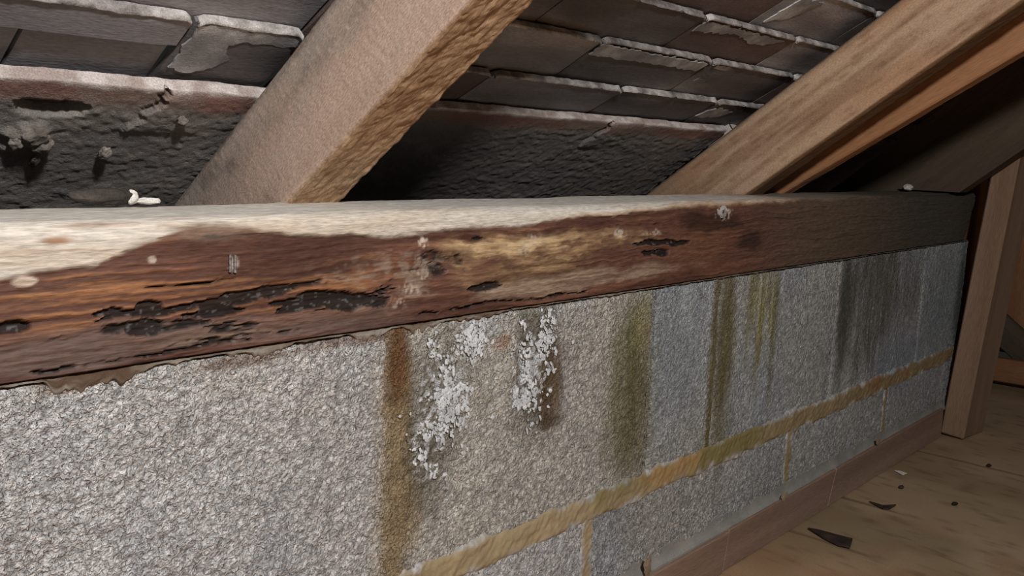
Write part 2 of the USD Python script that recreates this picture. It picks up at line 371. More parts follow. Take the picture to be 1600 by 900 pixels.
# white salts: small flakes standing on the blocks, too many to count
def salt_flakes():
    base_ = trimesh.creation.icosphere(1); bv, bf = np.array(base_.vertices), np.array(base_.faces)
    vs, fs, n = [], [], 0
    spots = ((694, 612, 42, 74, 300), (672, 695, 26, 55, 160), (740, 532, 26, 30, 130), (828, 575, 32, 85, 340), (812, 625, 18, 30, 120), (850, 520, 18, 40, 110), (720, 640, 20, 60, 70), (668, 560, 20, 40, 60))
    for (u, v, ru, rv, cnt) in spots:
        x0, z0 = at(u, v); rx = (at(u + ru, v)[0] - at(u - ru, v)[0]) / 2; rz = abs(at(u, v - rv)[1] - at(u, v + rv)[1]) / 2
        p = rng.normal(0, .5, (cnt, 2)) * (rx, rz) + (x0, z0)
        keep = noise(np.c_[p * 75, 0 * p[:, :1]], 51) > .5
        for (x, z) in p[keep]:
            if z > -.006 or z < BED_HI + .01: continue
            sz = .0006 + .0013 * rng.random() ** 2
            w = bv * (1 + 1.3 * (noise(bv * 1.7 + rng.random(3) * 50, 3)[:, None] - .5)) * sz * np.array([.8 + .6 * rng.random(), .4, 1.0 + 1.4 * rng.random()])
            a = rng.normal(.4, .6); c, s_ = math.cos(a), math.sin(a)
            w = np.stack([w[:, 0] * c - w[:, 2] * s_, w[:, 1], w[:, 0] * s_ + w[:, 2] * c], -1) + (x, -.0022 - .0008 * rng.random(), z)
            vs.append(w); fs.append(bf + n); n += len(w)
    return np.vstack(vs), np.vstack(fs)


obj('salt_flakes', salt_flakes(), M['salt'], wall, smooth=False, kind='stuff', label='white flaking salt crystals on the damp blocks')
# ragged mortar on the top of the wall under the beam (the bedding)
def bedding(x0, x1, seed):
    nx, nz = int((x1 - x0) / .0016), 10
    s = np.linspace(0, 1, nz)
    X, S = np.meshgrid(np.linspace(x0, x1, nx), s, indexing='ij')
    q = np.stack([X, 0 * X, S * .02], -1)
    h = .0022 + .010 * ss(.45, .75, fbm(np.stack([X * 34, 0 * X, 0 * X + seed], -1), 5, seed)) * (1 - .6 * ss(-.1, .5, X)) * (.4 + .6 * ss(.2, -.2, X))
    h = h * (.6 + .8 * fbm(np.stack([X * 200, 0 * X, 0 * X + seed], -1), 3, seed))
    y = .0008 - .003 * np.sin(S * math.pi) - .004 * (fbm(q * 160, 3, seed) - .5) + .012 * (1 - ss(0, .15, S))
    Z = ZTOP - h * (1 - S) + .0004
    V = np.stack([X, y, Z], -1).reshape(-1, 3)
    col = mixc(np.broadcast_to(lin(118, 104, 90), X.shape + (3,)), lin(86, 66, 52), ss(.4, .65, fbm(np.stack([X * 30, S, 0 * X], -1), 3, 4)) * .9)
    col = mixc(col, lin(150, 144, 134), .7 * ss(.5, .7, fbm(np.stack([X * 50, S * 3, 0 * X + 3], -1), 3, 14)))
    col = mixc(col, lin(92, 92, 90), ss(.5, .9, X) * .8)
    Vb = V.copy().reshape(nx, nz, 3); Vb[..., 1] = .09
    F1 = gridfaces(nx, nz)
    return (np.vstack([V, Vb.reshape(-1, 3)]), np.vstack([F1, gridfaces(nx, nz, True) + nx * nz])), np.vstack([col.reshape(-1, 3)] * 2)


g, c = bedding(-.9, XR - .01, 7)
obj('mortar_bedding', g, M['mortar'], wall, col=c, label='thin ragged brown mortar line along the top of the blocks')

# coved fillet at the foot of the blocks
def sweep_profile(prof, xs, jitter=0, seed=0):
    prof = np.asarray(prof, float); n = len(prof)
    V = np.array([[x, p[0], p[1]] for x in xs for p in prof])
    if jitter: V = V + (fbm(V * 60, 3, seed)[:, None] - .5) * 2 * jitter * np.array([0, 1, 1])
    f = []
    for i in range(len(xs) - 1):
        for j in range(n):
            a, b = i * n + j, i * n + (j + 1) % n
            f += [[a, a + n, b + n], [a, b + n, b]]
    k = len(xs)
    caps = trimesh.creation.triangulate_polygon(Polygon(prof), engine='earcut')
    cf = np.asarray(caps[1]); cv = np.asarray(caps[0])
    ids = np.array([int(np.argmin(((prof - q) ** 2).sum(1))) for q in cv]); cf = ids[cf]
    msh = trimesh.Trimesh(V, np.vstack([f, cf, cf[:, ::-1] + (k - 1) * n]), process=False)
    msh.fix_normals()
    return msh


th = np.linspace(0, 1, 7)
prof = [(.003, -.316)] + [(-.0075 * (1 - math.sqrt(max(0, 1 - a * a))) - .0006, -.318 - .016 * a) for a in th] + [(-.0082, -.3365), (.003, -.3365)]
obj('mortar_fillet', sweep_profile(prof, np.linspace(-.9, XR, 700), .0005, 3), rough_mat('fillet_mortar', 90, .2, 900, .3, tint=[lin(128, 126, 120), lin(146, 143, 137), lin(158, 154, 147)], dist=.002), wall, label='smooth grey coved mortar at the foot of the blocks')

# ------------------------------------------------------------------ floor and skirting
FX = [-.95, .2, 2.45]
floor = xform('floor', kind='structure')
for i in range(len(FX) - 1):
    x0, x1 = FX[i] + .0002, FX[i + 1] - .0002
    ys = np.linspace(-1.6, .1, 86); xs = np.linspace(x0, x1, max(6, int((x1 - x0) / .005)))
    X, Y = np.meshgrid(xs, ys, indexing='ij')
    q = np.stack([X, Y, 0 * X], -1)
    z = FLOOR  + .0012 * (fbm(q * 7, 3, i) - .5) 
    k = fbm(q * np.array([14, 5, 1]), 4, 60 + i); d = fbm(q * 22, 4, 90); e = fbm(q * 70, 3, 91)
    col = mixc(np.broadcast_to(lin(160, 136, 108), X.shape + (3,)), lin(184, 158, 128), k)
    col = mixc(col, lin(150, 104, 74), ss(.45, .7, d) * .5 * (1 - ss(.7, 1.1, X)))
    col = mixc(col, lin(140, 122, 92), ss(.4, .65, fbm(q * 6, 3, 95)) * .6)
    col = mixc(col, lin(84, 66, 50), ss(.64, .74, e) * .35)
    for sx, ya, yb in ((.745, -.16, .0), (.942, -.13, .0), (1.3, -.5, -.2)):
        sxw = sx + .05 * (Y + .0) + .006 * (fbm(np.stack([Y * 30, 0 * Y, 0 * Y + sx], -1), 3, 8) - .5)
        ln = ss(.006, .002, np.abs(X - sxw)) * ss(ya, ya + .05, Y)
        col = mixc(col, lin(88, 70, 54), ln * .6); z = z - .0006 * ln
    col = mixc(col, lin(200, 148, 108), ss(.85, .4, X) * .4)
    V = np.stack([X, Y, z], -1).reshape(-1, 3); Vb = V.copy(); Vb[:, 2] = FLOOR - .02
    nx, ny = X.shape; n0 = nx * ny
    idx = np.arange(n0).reshape(nx, ny); ring = np.concatenate([idx[:, 0], idx[-1, 1:], idx[-2::-1, -1], idx[0, -2:0:-1]])
    r = np.arange(len(ring)); r2 = (r + 1) % len(ring)
    side = np.vstack([np.stack([ring[r], n0 + ring[r], n0 + ring[r2]], 1), np.stack([ring[r], n0 + ring[r2], ring[r2]], 1)])
    Fc = np.vstack([gridfaces(nx, ny), side, gridfaces(nx, ny, True) + n0])
    obj('floor_board', (np.vstack([V, Vb]), Fc), M['floor'], floor, col=np.vstack([col.reshape(-1, 3)] * 2))

skirt = xform('baseboard_back', kind='structure')
def skirt_board(x0, x1, y0, y1, s0, s1, zt=-.333):
    g = chamfer_box((x0, y0, FLOOR + .0005), (x1, y1, zt), .0012)
    v = np.array(g.vertices); v[:, 0] += np.where(v[:, 0] > (x0 + x1) / 2, s1, s0) * (v[:, 2] + .36) / .028
    v[:, 2] += .004 * (v[:, 0] - .9) * (v[:, 2] > -.36)
    return trimesh.Trimesh(v, g.faces, process=False)
obj('skirting_board', skirt_board(-.9, .546, -.0128, -.0035, 0, .006, -.3345), M['skirt'], skirt)
obj('skirting_board', skirt_board(.5485, .888, -.0112, -.0035, .006, .012), M['skirt'], skirt)
obj('skirting_board', skirt_board(.8915, 1.43, -.0102, -.0035, .012, 0), M['skirt'], skirt)

# ------------------------------------------------------------------ the wall plate (stained beam)
def dist_poly(U, V, pts):
    pts = np.asarray(pts, float)
    return np.interp(U, pts[:, 0], pts[:, 1]) - V


BX0, BX1, BY0, BY1, BH = -.95, 1.50, -.003, .100, .092
def project(P):
    c = (P - CAM) @ RC.T
    return 800 + F * c[..., 0] / c[..., 2], 450 + F * c[..., 1] / c[..., 2]


def make_beam():
    xs = np.concatenate([np.linspace(BX0, -.38, 120)[:-1], np.linspace(-.38, .35, 620)[:-1], np.linspace(.35, BX1, 520)])
    front = np.linspace(0, BH - .010, 86); arc = np.linspace(0, math.pi / 2, 12)[1:]
    prof = [(BY0, z) for z in front] + [(BY0 + .012 - .012 * math.cos(a), BH - .010 + .010 * math.sin(a)) for a in arc] + [(y, BH) for y in np.linspace(BY0 + .012, BY1, 34)[1:]]
    nfront = len(prof)
    prof += [(BY1, z) for z in np.linspace(BH, 0, 6)[1:]] + [(y, 0) for y in np.linspace(BY1, BY0, 6)[1:-1]]
    prof = np.array(prof); n = len(prof)
    X = np.repeat(xs[:, None], n, 1); Yp = np.repeat(prof[None, :, 0], len(xs), 0); Zp = np.repeat(prof[None, :, 1], len(xs), 0)
    s = np.concatenate([[0], np.cumsum(np.hypot(*np.diff(prof, axis=0).T))]); S = np.repeat(s[None], len(xs), 0)
    vis = np.repeat((np.arange(n) < nfront)[None], len(xs), 0).astype(float)
    warp = fbm(np.stack([X * 15, S * 34, 0 * X + 2.2], -1), 3, 61) - .5
    warp2 = fbm(np.stack([X * 46, S * 90, 0 * X + 5.2], -1), 3, 62) - .5
    Sw = S + .013 * warp + .004 * warp2
    q = lambda fx, fs, sd: np.stack([X * fx, Sw * fs, 0 * X + sd * 1.7], -1)
    # stains set out along the face: boundaries given at measured spots, converted to heights on the face
    def line(pts): return np.array([at(u, v) for u, v in pts])
    pale = line([(0, 436), (60, 422), (150, 414), (172, 400), (262, 366), (292, 352), (420, 358), (600, 371), (680, 362), (800, 352), (900, 341), (1000, 331), (1100, 320), (1200, 316), (1500, 300)])
    face_z = np.where(Yp > BY0 + .0119, BH + (Yp - BY0), Zp)          # unrolled height: front face, then the top
    pz = np.interp(X, pale[:, 0], pale[:, 1]) + .010 * (fbm(q(26, 90, 1), 5, 3) - .5) + .004 * (fbm(q(90, 300, 1), 3, 33) - .5)
    up = ss(-.0022, .0022, face_z - pz)
    grain = fbm(q(9, 420, 2), 4, 5); grain2 = fbm(q(22, 900, 3), 3, 6); broad = fbm(q(7, 60, 4), 4, 7)
    ragged = fbm(q(38, 170, 5), 5, 8)
    col = np.broadcast_to(lin(94, 63, 52), X.shape + (3,)).copy()
    col = mixc(col, lin(122, 84, 66), ss(.45, .7, grain)); col = mixc(col, lin(66, 42, 34), ss(.5, .75, broad) * .7)
    def bl(u, v, ru, rv, seed, wob=.6, soft=.5, fx=24, fz=110): return blob(X, face_z + .010 * warp + .005 * warp2, u, v, ru, rv, seed, wob, soft, fx, fz)
    # orange rot
    for (u, v, ru, rv, a) in ((90, 470, 130, 44, 1), (200, 455, 110, 34, 1), (420, 452, 190, 34, .9), (300, 490, 120, 20, .6), (590, 430, 90, 20, .5)):
        col = mixc(col, lin(152, 106, 70), bl(u, v, ru, rv, 3) * a * ss(.4, .64, grain) * .85)
    for (u, v, ru, rv, a) in ((770, 385, 90, 24, .9), (860, 395, 90, 30, .6), (720, 380, 40, 16, .8), (830, 375, 40, 16, 1), (930, 375, 90, 18, .5), (800, 425, 110, 22, .35)):
        col = mixc(col, lin(178, 146, 108), bl(u, v, ru, rv, 4) * a * (.35 + .8 * ss(.35, .6, ragged)) * (.55 + .45 * ss(.4, .55, fbm(q(60, 140, 19), 4, 19))))
    for (u, v, ru, rv, a) in ((800, 384, 34, 14, 1), (834, 374, 30, 12, 1), (735, 384, 34, 9, .7), (770, 392, 30, 9, .7), (880, 380, 30, 10, .6), (960, 370, 30, 8, .5)):
        col = mixc(col, lin(206, 178, 138), bl(u, v, ru, rv, 44, .8) * ss(.36, .55, ragged) * a * .85)
    for (u, v, ru, rv, a) in ((730, 372, 26, 7, .9), (690, 400, 46, 9, .6), (860, 360, 60, 6, .7), (930, 350, 60, 8, .6), (520, 405, 120, 12, .4), (840, 410, 60, 5, .5)):
        col = mixc(col, lin(70, 42, 34), bl(u, v, ru, rv, 45, .8) * a)
    # greyer lower edge, worn wood at the middle right
    for (u, v, ru, rv, a) in ((120, 548, 230, 36, .9), (400, 515, 200, 22, .7), (560, 505, 120, 20, .5)):
        col = mixc(col, lin(112, 94, 86), bl(u, v, ru, rv, 6) * a * .7)
    for (u, v, ru, rv, a) in ((880, 440, 150, 18, 1), (1000, 425, 90, 14, .8), (560, 470, 60, 10, .6)):
        col = mixc(col, lin(156, 134, 114), bl(u, v, ru, rv, 7) * a * (.3 + .7 * ss(.35, .6, grain)))
    col = mixc(col, lin(150, 128, 104), bl(440, 510, 170, 9, 71) * ss(.45, .65, grain) * .7)
    # red-brown unspoilt to the right, greyer at the far end
    far = ss(.5, .8, X)
    col = mixc(col, lin(94, 80, 66), far * .88); col = mixc(col, lin(76, 72, 66), ss(.85, 1.25, X) * .9)
    col = mixc(col, lin(122, 86, 62), blob(X, face_z, 1090, 385, 60, 40, 8, .5, .8) * .5)
    col = mixc(col, lin(48, 30, 26), bl(1110, 345, 50, 18, 9) * .7)
    col = mixc(col, lin(44, 30, 26), bl(1170, 375, 18, 16, 10) * .6)
    # pale upper part
    pc = np.broadcast_to(lin(212, 203, 190), X.shape + (3,))
    pc = mixc(pc, lin(186, 160, 130), ss(.4, .7, fbm(q(10, 70, 9), 4, 11)) * .5); pc = mixc(pc, lin(160, 136, 112), ss(.55, .75, grain) * .5)
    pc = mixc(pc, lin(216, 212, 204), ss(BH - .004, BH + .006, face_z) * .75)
    pc = mixc(pc, lin(160, 124, 96), blob(X, face_z, 85, 374, 26, 7, 12, .4, .8, 24, 40)); pc = mixc(pc, lin(150, 118, 92), blob(X, face_z, 150, 350, 70, 4, 13, .6, .8) * .6)
    pc = mixc(pc, lin(178, 138, 96), ss(.006, 0, face_z - pz) * .75 * ss(.1, .25, X))
    pc = mixc(pc, lin(112, 92, 74), ss(.55, .8, X) * .75); pc = mixc(pc, lin(96, 86, 74), ss(.85, 1.1, X) * .9)
    col = mixc(col, pc, up)
    # dark mottling beside the boundary
    col = mixc(col, lin(128, 104, 88), bl(350, 362, 80, 14, 14) * .8)
    col = mixc(col, lin(70, 62, 56), bl(345, 368, 34, 8, 15, .8) * ss(.4, .6, ragged) * .8)
    # pale chip at the far left
    chip = blob(X, face_z, 36, 440, 22, 9, 16, .25, .25)
    col = mixc(col, lin(186, 168, 150), chip)
    # black rotten pockets
    rot = np.zeros_like(X)
    for i, (u, v, ru, rv, a) in enumerate(((218, 513, 38, 13, 1), (165, 486, 20, 6, .8), (228, 474, 22, 8, .9), (270, 505, 60, 8, .6), (340, 482, 40, 15, 1), (380, 465, 60, 11, .9), (430, 452, 36, 12, .8), (500, 466, 90, 9, .9), (556, 472, 50, 10, 1), (480, 478, 60, 7, .9),
                                           (15, 506, 36, 9, .7), (130, 520, 100, 7, .5), (756, 446, 28, 9, 1), (640, 425, 40, 6, .5), (690, 405, 40, 10, .5), (676, 420, 14, 12, .6), (1016, 398, 24, 8, .7), (1035, 380, 40, 5, .7), (350, 528, 160, 5, .5), (240, 552, 160, 4, .6), (800, 470, 200, 2.2, .6), (745, 372, 22, 5, .6), (960, 356, 120, 5, .4), (300, 440, 90, 3, .5))):
        rot = np.maximum(rot, a * bl(u, v, ru, rv, 20 + i, .9, .35, 46, 150))
    rag2 = fbm(q(75, 420, 12), 4, 18)
    zone = np.maximum(bl(400, 475, 240, 40, 90), .6 * bl(120, 500, 160, 40, 91))
    rot = np.maximum(rot * (.05 + .9 * ragged + .9 * rag2), zone * ss(.50, .70, fbm(q(16, 300, 14), 4, 92)) * .8)
    rot = ss(.40, .58, rot) * vis
    col = mixc(col, lin(24, 20, 20), rot * .93)
    # pale grey mould flecks round the pockets and on the face
    fl = fbm(q(240, 700, 7), 2, 30)
    col = mixc(col, lin(170, 168, 166), rot * ss(.68, .78, fl) * .22)
    for (u, v, ru, rv, a) in ((658, 384, 9, 11, 1), (655, 428, 16, 9, .9), (640, 448, 18, 11, .7), (618, 474, 10, 12, .6), (830, 370, 14, 10, .6), (815, 384, 12, 10, .6), (964, 366, 9, 6, .7), (1016, 366, 12, 6, .6), (362, 408, 9, 12, .6), (236, 402, 9, 6, .6), (1129, 330, 11, 9, .9)):
        col = mixc(col, lin(206, 190, 172), bl(u, v, ru, rv, 50 + int(u), .8, .5, 160, 160) * ss(.4, .6, fbm(q(260, 260, 8), 2, 31)) * a)
    for (u, v, ru, rv) in ((655, 430, 26, 26), (632, 462, 24, 20), (614, 484, 18, 12), (660, 386, 12, 14), (600, 420, 90, 20)):
        col = mixc(col, lin(150, 132, 116), bl(u, v, ru, rv, 61, .8, .8, 60, 120) * ss(.42, .62, fbm(q(120, 260, 8), 4, 36)) * .6)
    col = mixc(col, lin(34, 28, 26), blob(X, face_z, 1129, 332, 3.2, 5, 17, .1, .3))
    col = col * (.80 + .40 * grain2)[..., None]
    # relief
    ny = np.where(np.arange(n) < len(front), -1.0, 0)[None] * np.ones_like(X); nz = np.where((np.arange(n) >= nfront - 33) & (np.arange(n) < nfront), 1.0, 0)[None] * np.ones_like(X)
    mid = (np.arange(n) >= len(front)) & (np.arange(n) < nfront - 33)
    ny = np.where(mid[None], -.7, ny); nz = np.where(mid[None], .7, nz)
    low = 1 - up
    h = vis * (.0016 * (grain - .5) * (1 + 1.2 * low) + .0010 * (grain2 - .5) + low * .003 * (ragged - .5) - .0032 * rot - .0016 * low * ss(-.02, 0, face_z - pz) + .0018 * chip)
    sag = .004 * (fbm(np.stack([X * 4, 0 * X, 0 * X], -1), 3, 40) - .5) * (face_z > BH - .012)
    fallen = -.006 * ss(.55, 1.2, X) * ((face_z > BH - .012) & (face_z < BH + .02)) * 0
    Y = Yp + h * ny; Z = np.maximum(Zp + h * nz + sag * vis + fallen, .0003)
    # far end cut on a slant
    Xe = X + np.where(X > 1.3, (X - 1.3) / .2 * (-.03 + .055 * np.clip(Zp / BH, 0, 1)), 0)
    V = np.stack([Xe, Y, Z], -1).reshape(-1, 3)
    nx = len(xs)
    i, j = np.meshgrid(np.arange(nx - 1), np.arange(n), indexing='ij'); a = (i * n + j).ravel(); b = (i * n + (j + 1) % n).ravel()
    Fc = np.vstack([np.stack([a, a + n, b + n], 1), np.stack([a, b + n, b], 1)])
    c0, c1 = len(V), len(V) + 1
    V = np.vstack([V, V[:n].mean(0), V[-n:].mean(0)]); jj = np.arange(n); j2 = (jj + 1) % n; o = (nx - 1) * n
    Fc = np.vstack([Fc, np.stack([np.full(n, c0), jj, j2], 1), np.stack([np.full(n, c1), o + j2, o + jj], 1)])
    cc = col.reshape(-1, 3); cc = np.vstack([cc, cc[:1], cc[-1:]])
    msh = trimesh.Trimesh(V, Fc, process=False)
    if msh.volume < 0: Fc = Fc[:, ::-1]
    return (V, Fc), cc


beam = xform('timber_beam', label='long horizontal timber beam stained brown with black rot, lying along the top of the block wall', cat='beam')
g, c = make_beam()
obj('beam_body', g, M['beam'], beam, col=c)
for (u, v) in ((358, 411), (366, 412)):
    x, z = at(u, v, BY0)
    cyl = trimesh.creation.cylinder(.0011, .012, sections=10)
    obj('nail', cyl.apply_translation((x, BY0 - .0012, z)), M['steel'], beam, label='small bent nail in the stained face')
x, z = at(1129, 331, BY0)
ring = trimesh.creation.annulus(.004, .0075, .002, sections=20).apply_transform(trimesh.transformations.rotation_matrix(math.pi / 2, (1, 0, 0))).apply_translation((x, BY0 - .0008, z))
rv = np.array(ring.vertices); rv += (noise(rv * 400, 3)[:, None] - .5) * .0025
obj('nail_washer', trimesh.Trimesh(rv, ring.faces, process=False), M['lime'], beam, label='pale ring around a square nail hole')

# ------------------------------------------------------------------ roof tiles
roof = xform('ceiling', kind='structure')
TH = .0065
def tile_mesh(x0, x1, t0, t1, n0, n1, seed, lap=.02, th=TH):
    """one tile: t up the slope, inner face from n0 at t0 to n1 at its head t1"""
    nx, nt = 14, 7
    sl = (n1 - n0) / (t1 - t0)
    xs = np.linspace(x0, x1, nx); ts = np.linspace(t0 - lap, t1, nt)
    X, Tt = np.meshgrid(xs, ts, indexing='ij')
    q = np.stack([X, Tt, 0 * X + seed], -1)
    Nn = n0 + (Tt - t0) * sl + .0010 * (fbm(q * 18, 3, seed) - .5) + .0022 * ((X - (x0 + x1) / 2) / (x1 - x0)) * rng.normal(0, .35)
    Tw = Tt + np.where(Tt > t1 - 1e-6, .003 * (fbm(q * 40, 3, seed + 1) - .5), 0)
    corner = np.minimum(X - x0, x1 - X)
    Tw = Tw - np.where(Tt > t1 - 1e-6, .004 * (1 - ss(0, .008, corner)), 0)
    edge = np.minimum(corner, t1 - Tt)
    Nin = Nn - .0015 * (1 - ss(0, .003, edge))
    A = rp(X, Tw, Nin).reshape(-1, 3); B = rp(X, Tw, Nn - th).reshape(-1, 3)
    n = nx * nt; idx = np.arange(n).reshape(nx, nt)
    ringi = np.concatenate([idx[:, 0], idx[-1, 1:], idx[-2::-1, -1], idx[0, -2:0:-1]]); r = np.arange(len(ringi)); r2 = (r + 1) % len(ringi)
    f = np.vstack([gridfaces(nx, nt, True), gridfaces(nx, nt) + n, np.stack([ringi[r], ringi[r2], n + ringi[r2]], 1), np.stack([ringi[r], n + ringi[r2], n + ringi[r]], 1)])
    msh = trimesh.Trimesh(np.vstack([A, B]), f, process=False)
    msh.fix_normals()
    return msh


def crust_mesh(x0, x1, t1, n1, seed, th=TH, thick=.0016, lipw=.0018):
    """ragged lime bead over a tile's head edge: a strip that wraps from the inner face over the edge"""
    nx = max(10, int((x1 - x0) / .004)); pr = np.linspace(0, 1, 8)
    X, S = np.meshgrid(np.linspace(x0 + .002, x1 - .002, nx), pr, indexing='ij')
    lip = lipw * (.25 + 1.6 * fbm(np.stack([X * 60, 0 * X, 0 * X + seed], -1), 4, seed))
    L = lip + th
    d = S * L
    on_face = d < lip
    tt = np.where(on_face, t1 - (lip - d), t1); nn = np.where(on_face, n1, n1 - (d - lip))
    bump = thick * (.4 + 1.1 * fbm(np.stack([X * 120, S * 4, 0 * X + seed], -1), 3, seed + 2)) * ss(0, .18, S)
    tt = tt + np.where(on_face, 0, bump) - .004 * (1 - ss(0, .008, np.minimum(X - x0, x1 - X))); nn = nn + np.where(on_face, bump, np.where(d - lip < .002, bump * .5, 0))
    A = rp(X, tt, nn).reshape(-1, 3); B = rp(X, np.where(on_face, tt, tt - bump - .001), np.where(on_face, nn - bump - .001, nn)).reshape(-1, 3)
    n = nx * 8; idx = np.arange(n).reshape(nx, 8)
    ringi = np.concatenate([idx[:, 0], idx[-1, 1:], idx[-2::-1, -1], idx[0, -2:0:-1]]); r = np.arange(len(ringi)); r2 = (r + 1) % len(ringi)
    f = np.vstack([gridfaces(nx, 8, True), gridfaces(nx, 8) + n, np.stack([ringi[r], ringi[r2], n + ringi[r2]], 1), np.stack([ringi[r], n + ringi[r2], n + ringi[r]], 1)])
    msh = trimesh.Trimesh(np.vstack([A, B]), f, process=False); msh.fix_normals()
    return msh


def skin_mesh(poly, n_of_t, thick=.0016, seed=0):
    """thin lime skin still clinging to a tile: an outline in (x, t) with ragged edges and its own thickness"""
    p = Polygon(poly); ring_ = p.exterior
    L = ring_.length; pts = np.array([ring_.interpolate(d).coords[0] for d in np.arange(0, L, .004)])
    pts = pts + (np.stack([noise(np.c_[pts * 150, 0 * pts[:, :1] + seed], 5), noise(np.c_[pts * 150, 0 * pts[:, :1] + seed + 9], 6)], 1) - .5) * .006
    p = Polygon(pts).buffer(0)
    if p.geom_type != 'Polygon': p = max(p.geoms, key=lambda a: a.area)
    msh = trimesh.creation.extrude_polygon(p, thick, engine='earcut')
    v = np.array(msh.vertices)
    msh = trimesh.Trimesh(rp(v[:, 0], v[:, 1], n_of_t(v[:, 1]) - .0008 + v[:, 2]), msh.faces, process=False); msh.fix_normals()
    return msh


def add_tile(x0, x1, t0, t1, n0, n1, seed, mat, crust=True, skins=(), gap=.0016, lipw=.0018, lap=.02):
    p = xform('roof_tile', str(roof.GetPath()))
    obj('clay_tile', tile_mesh(x0 + gap, x1 - gap, t0, t1, n0, n1, seed, lap), mat, p, smooth=25)
    if crust: obj('lime_crust', crust_mesh(x0 + gap, x1 - gap, t1, n1, seed, lipw=lipw), M['lime'], p, smooth=50)
    for k, poly in enumerate(skins):
        obj('lime_skin', skin_mesh(poly, lambda t: n0 + (t - t0) * (n1 - n0) / (t1 - t0), seed=seed + k), M['skin'], p, smooth=20)


N1, N0 = -.240, -.2482
TM = [M['tile'], M['tile'], M['tile_b'], M['tile_c']]
# bay between the two big rafters and everything to the right of it
heads = [-.012, .042, .113, .176, .250, .322, .394, .466, .538, .61]
W = .2335
SK = {(1, 3): [[(.665, .0), (.72, .004), (.735, .022), (.69, .03), (.668, .02)]], (2, 3): [[(.31, .088), (.53, .092), (.535, .109), (.312, .109)]],
      (2, 4): [[(.56, .07), (.6, .085), (.62, .1), (.6, .109), (.56, .108)]], (3, 4): [[(.44, .15), (.52, .16), (.60, .15), (.64, .17), (.44, .172)]], (4, 4): [[(.56, .182), (.6, .2), (.62, .24), (.57, .235)]]}
for ci in range(1, len(heads)):
    off = .2 - W if ci % 2 else .31 - W
    k0 = math.ceil((-.03 - off) / W) - 1
    for k in range(k0, 40):
        x0, x1 = off + k * W, off + (k + 1) * W
        if x1 < -.0 or x0 > 2.45: continue
        x0, x1 = max(x0, -.045), min(x1, 2.5)
        if x1 - x0 < .04: continue
        sd = 100 * ci + k
        add_tile(x0, x1, heads[ci - 1], heads[ci], N0, N1 + (.0012 if (k + ci) % 3 else 0), sd, TM[(k * 7 + ci * 3) % 4], skins=SK.get((ci, k), ()))
# left bay
add_tile(-.86, -.62, -.012, .034, N0, N1 - .0065, 901, M['tile'], False)
add_tile(-.62, -.258, -.012, .034, N0 , N1 - .0065, 902, M['tile_b'], False)
add_tile(-.258, -.1475, -.012, .034, N0, N1 - .0065, 903, M['tile_b'], False)
add_tile(-.86, -.40, .029, .061, N1 + .0005, N1 + .0015, 904, M['tile_b'], True, lipw=.003, lap=0)
add_tile(-.40, -.1475, .029, .061, N1 + .0005, N1 + .0015, 905, M['tile_b'], True, lipw=.003, lap=0)
scal = [(-.143, .0), (-.143, .058), (-.05, .0575), (-.05, .043), (-.075, .043), (-.098, .041), (-.106, .036), (-.105, .028), (-.100, .020), (-.104, .012), (-.112, .004), (-.12, -.004)]
add_tile(-.1475, -.046, -.012, .0605, N1 - .004, N1 + .001, 906, M['tile'], True, [scal], lipw=.003)
for ci, (t0, t1) in enumerate(((.061, .132), (.132, .203), (.203, .274), (.274, .345), (.345, .416), (.416, .487), (.487, .558), (.558, .61))):
    cuts = [-.86, -.52, -.285, -.046] if ci % 2 else [-.86, -.64, -.405, -.046]
    for k in range(3): add_tile(cuts[k], cuts[k + 1], t0, t1, N0 + .002, N1, 940 + ci * 5 + k, M['tile_b'] if ci == 0 else TM[(k + ci) % 3], True)

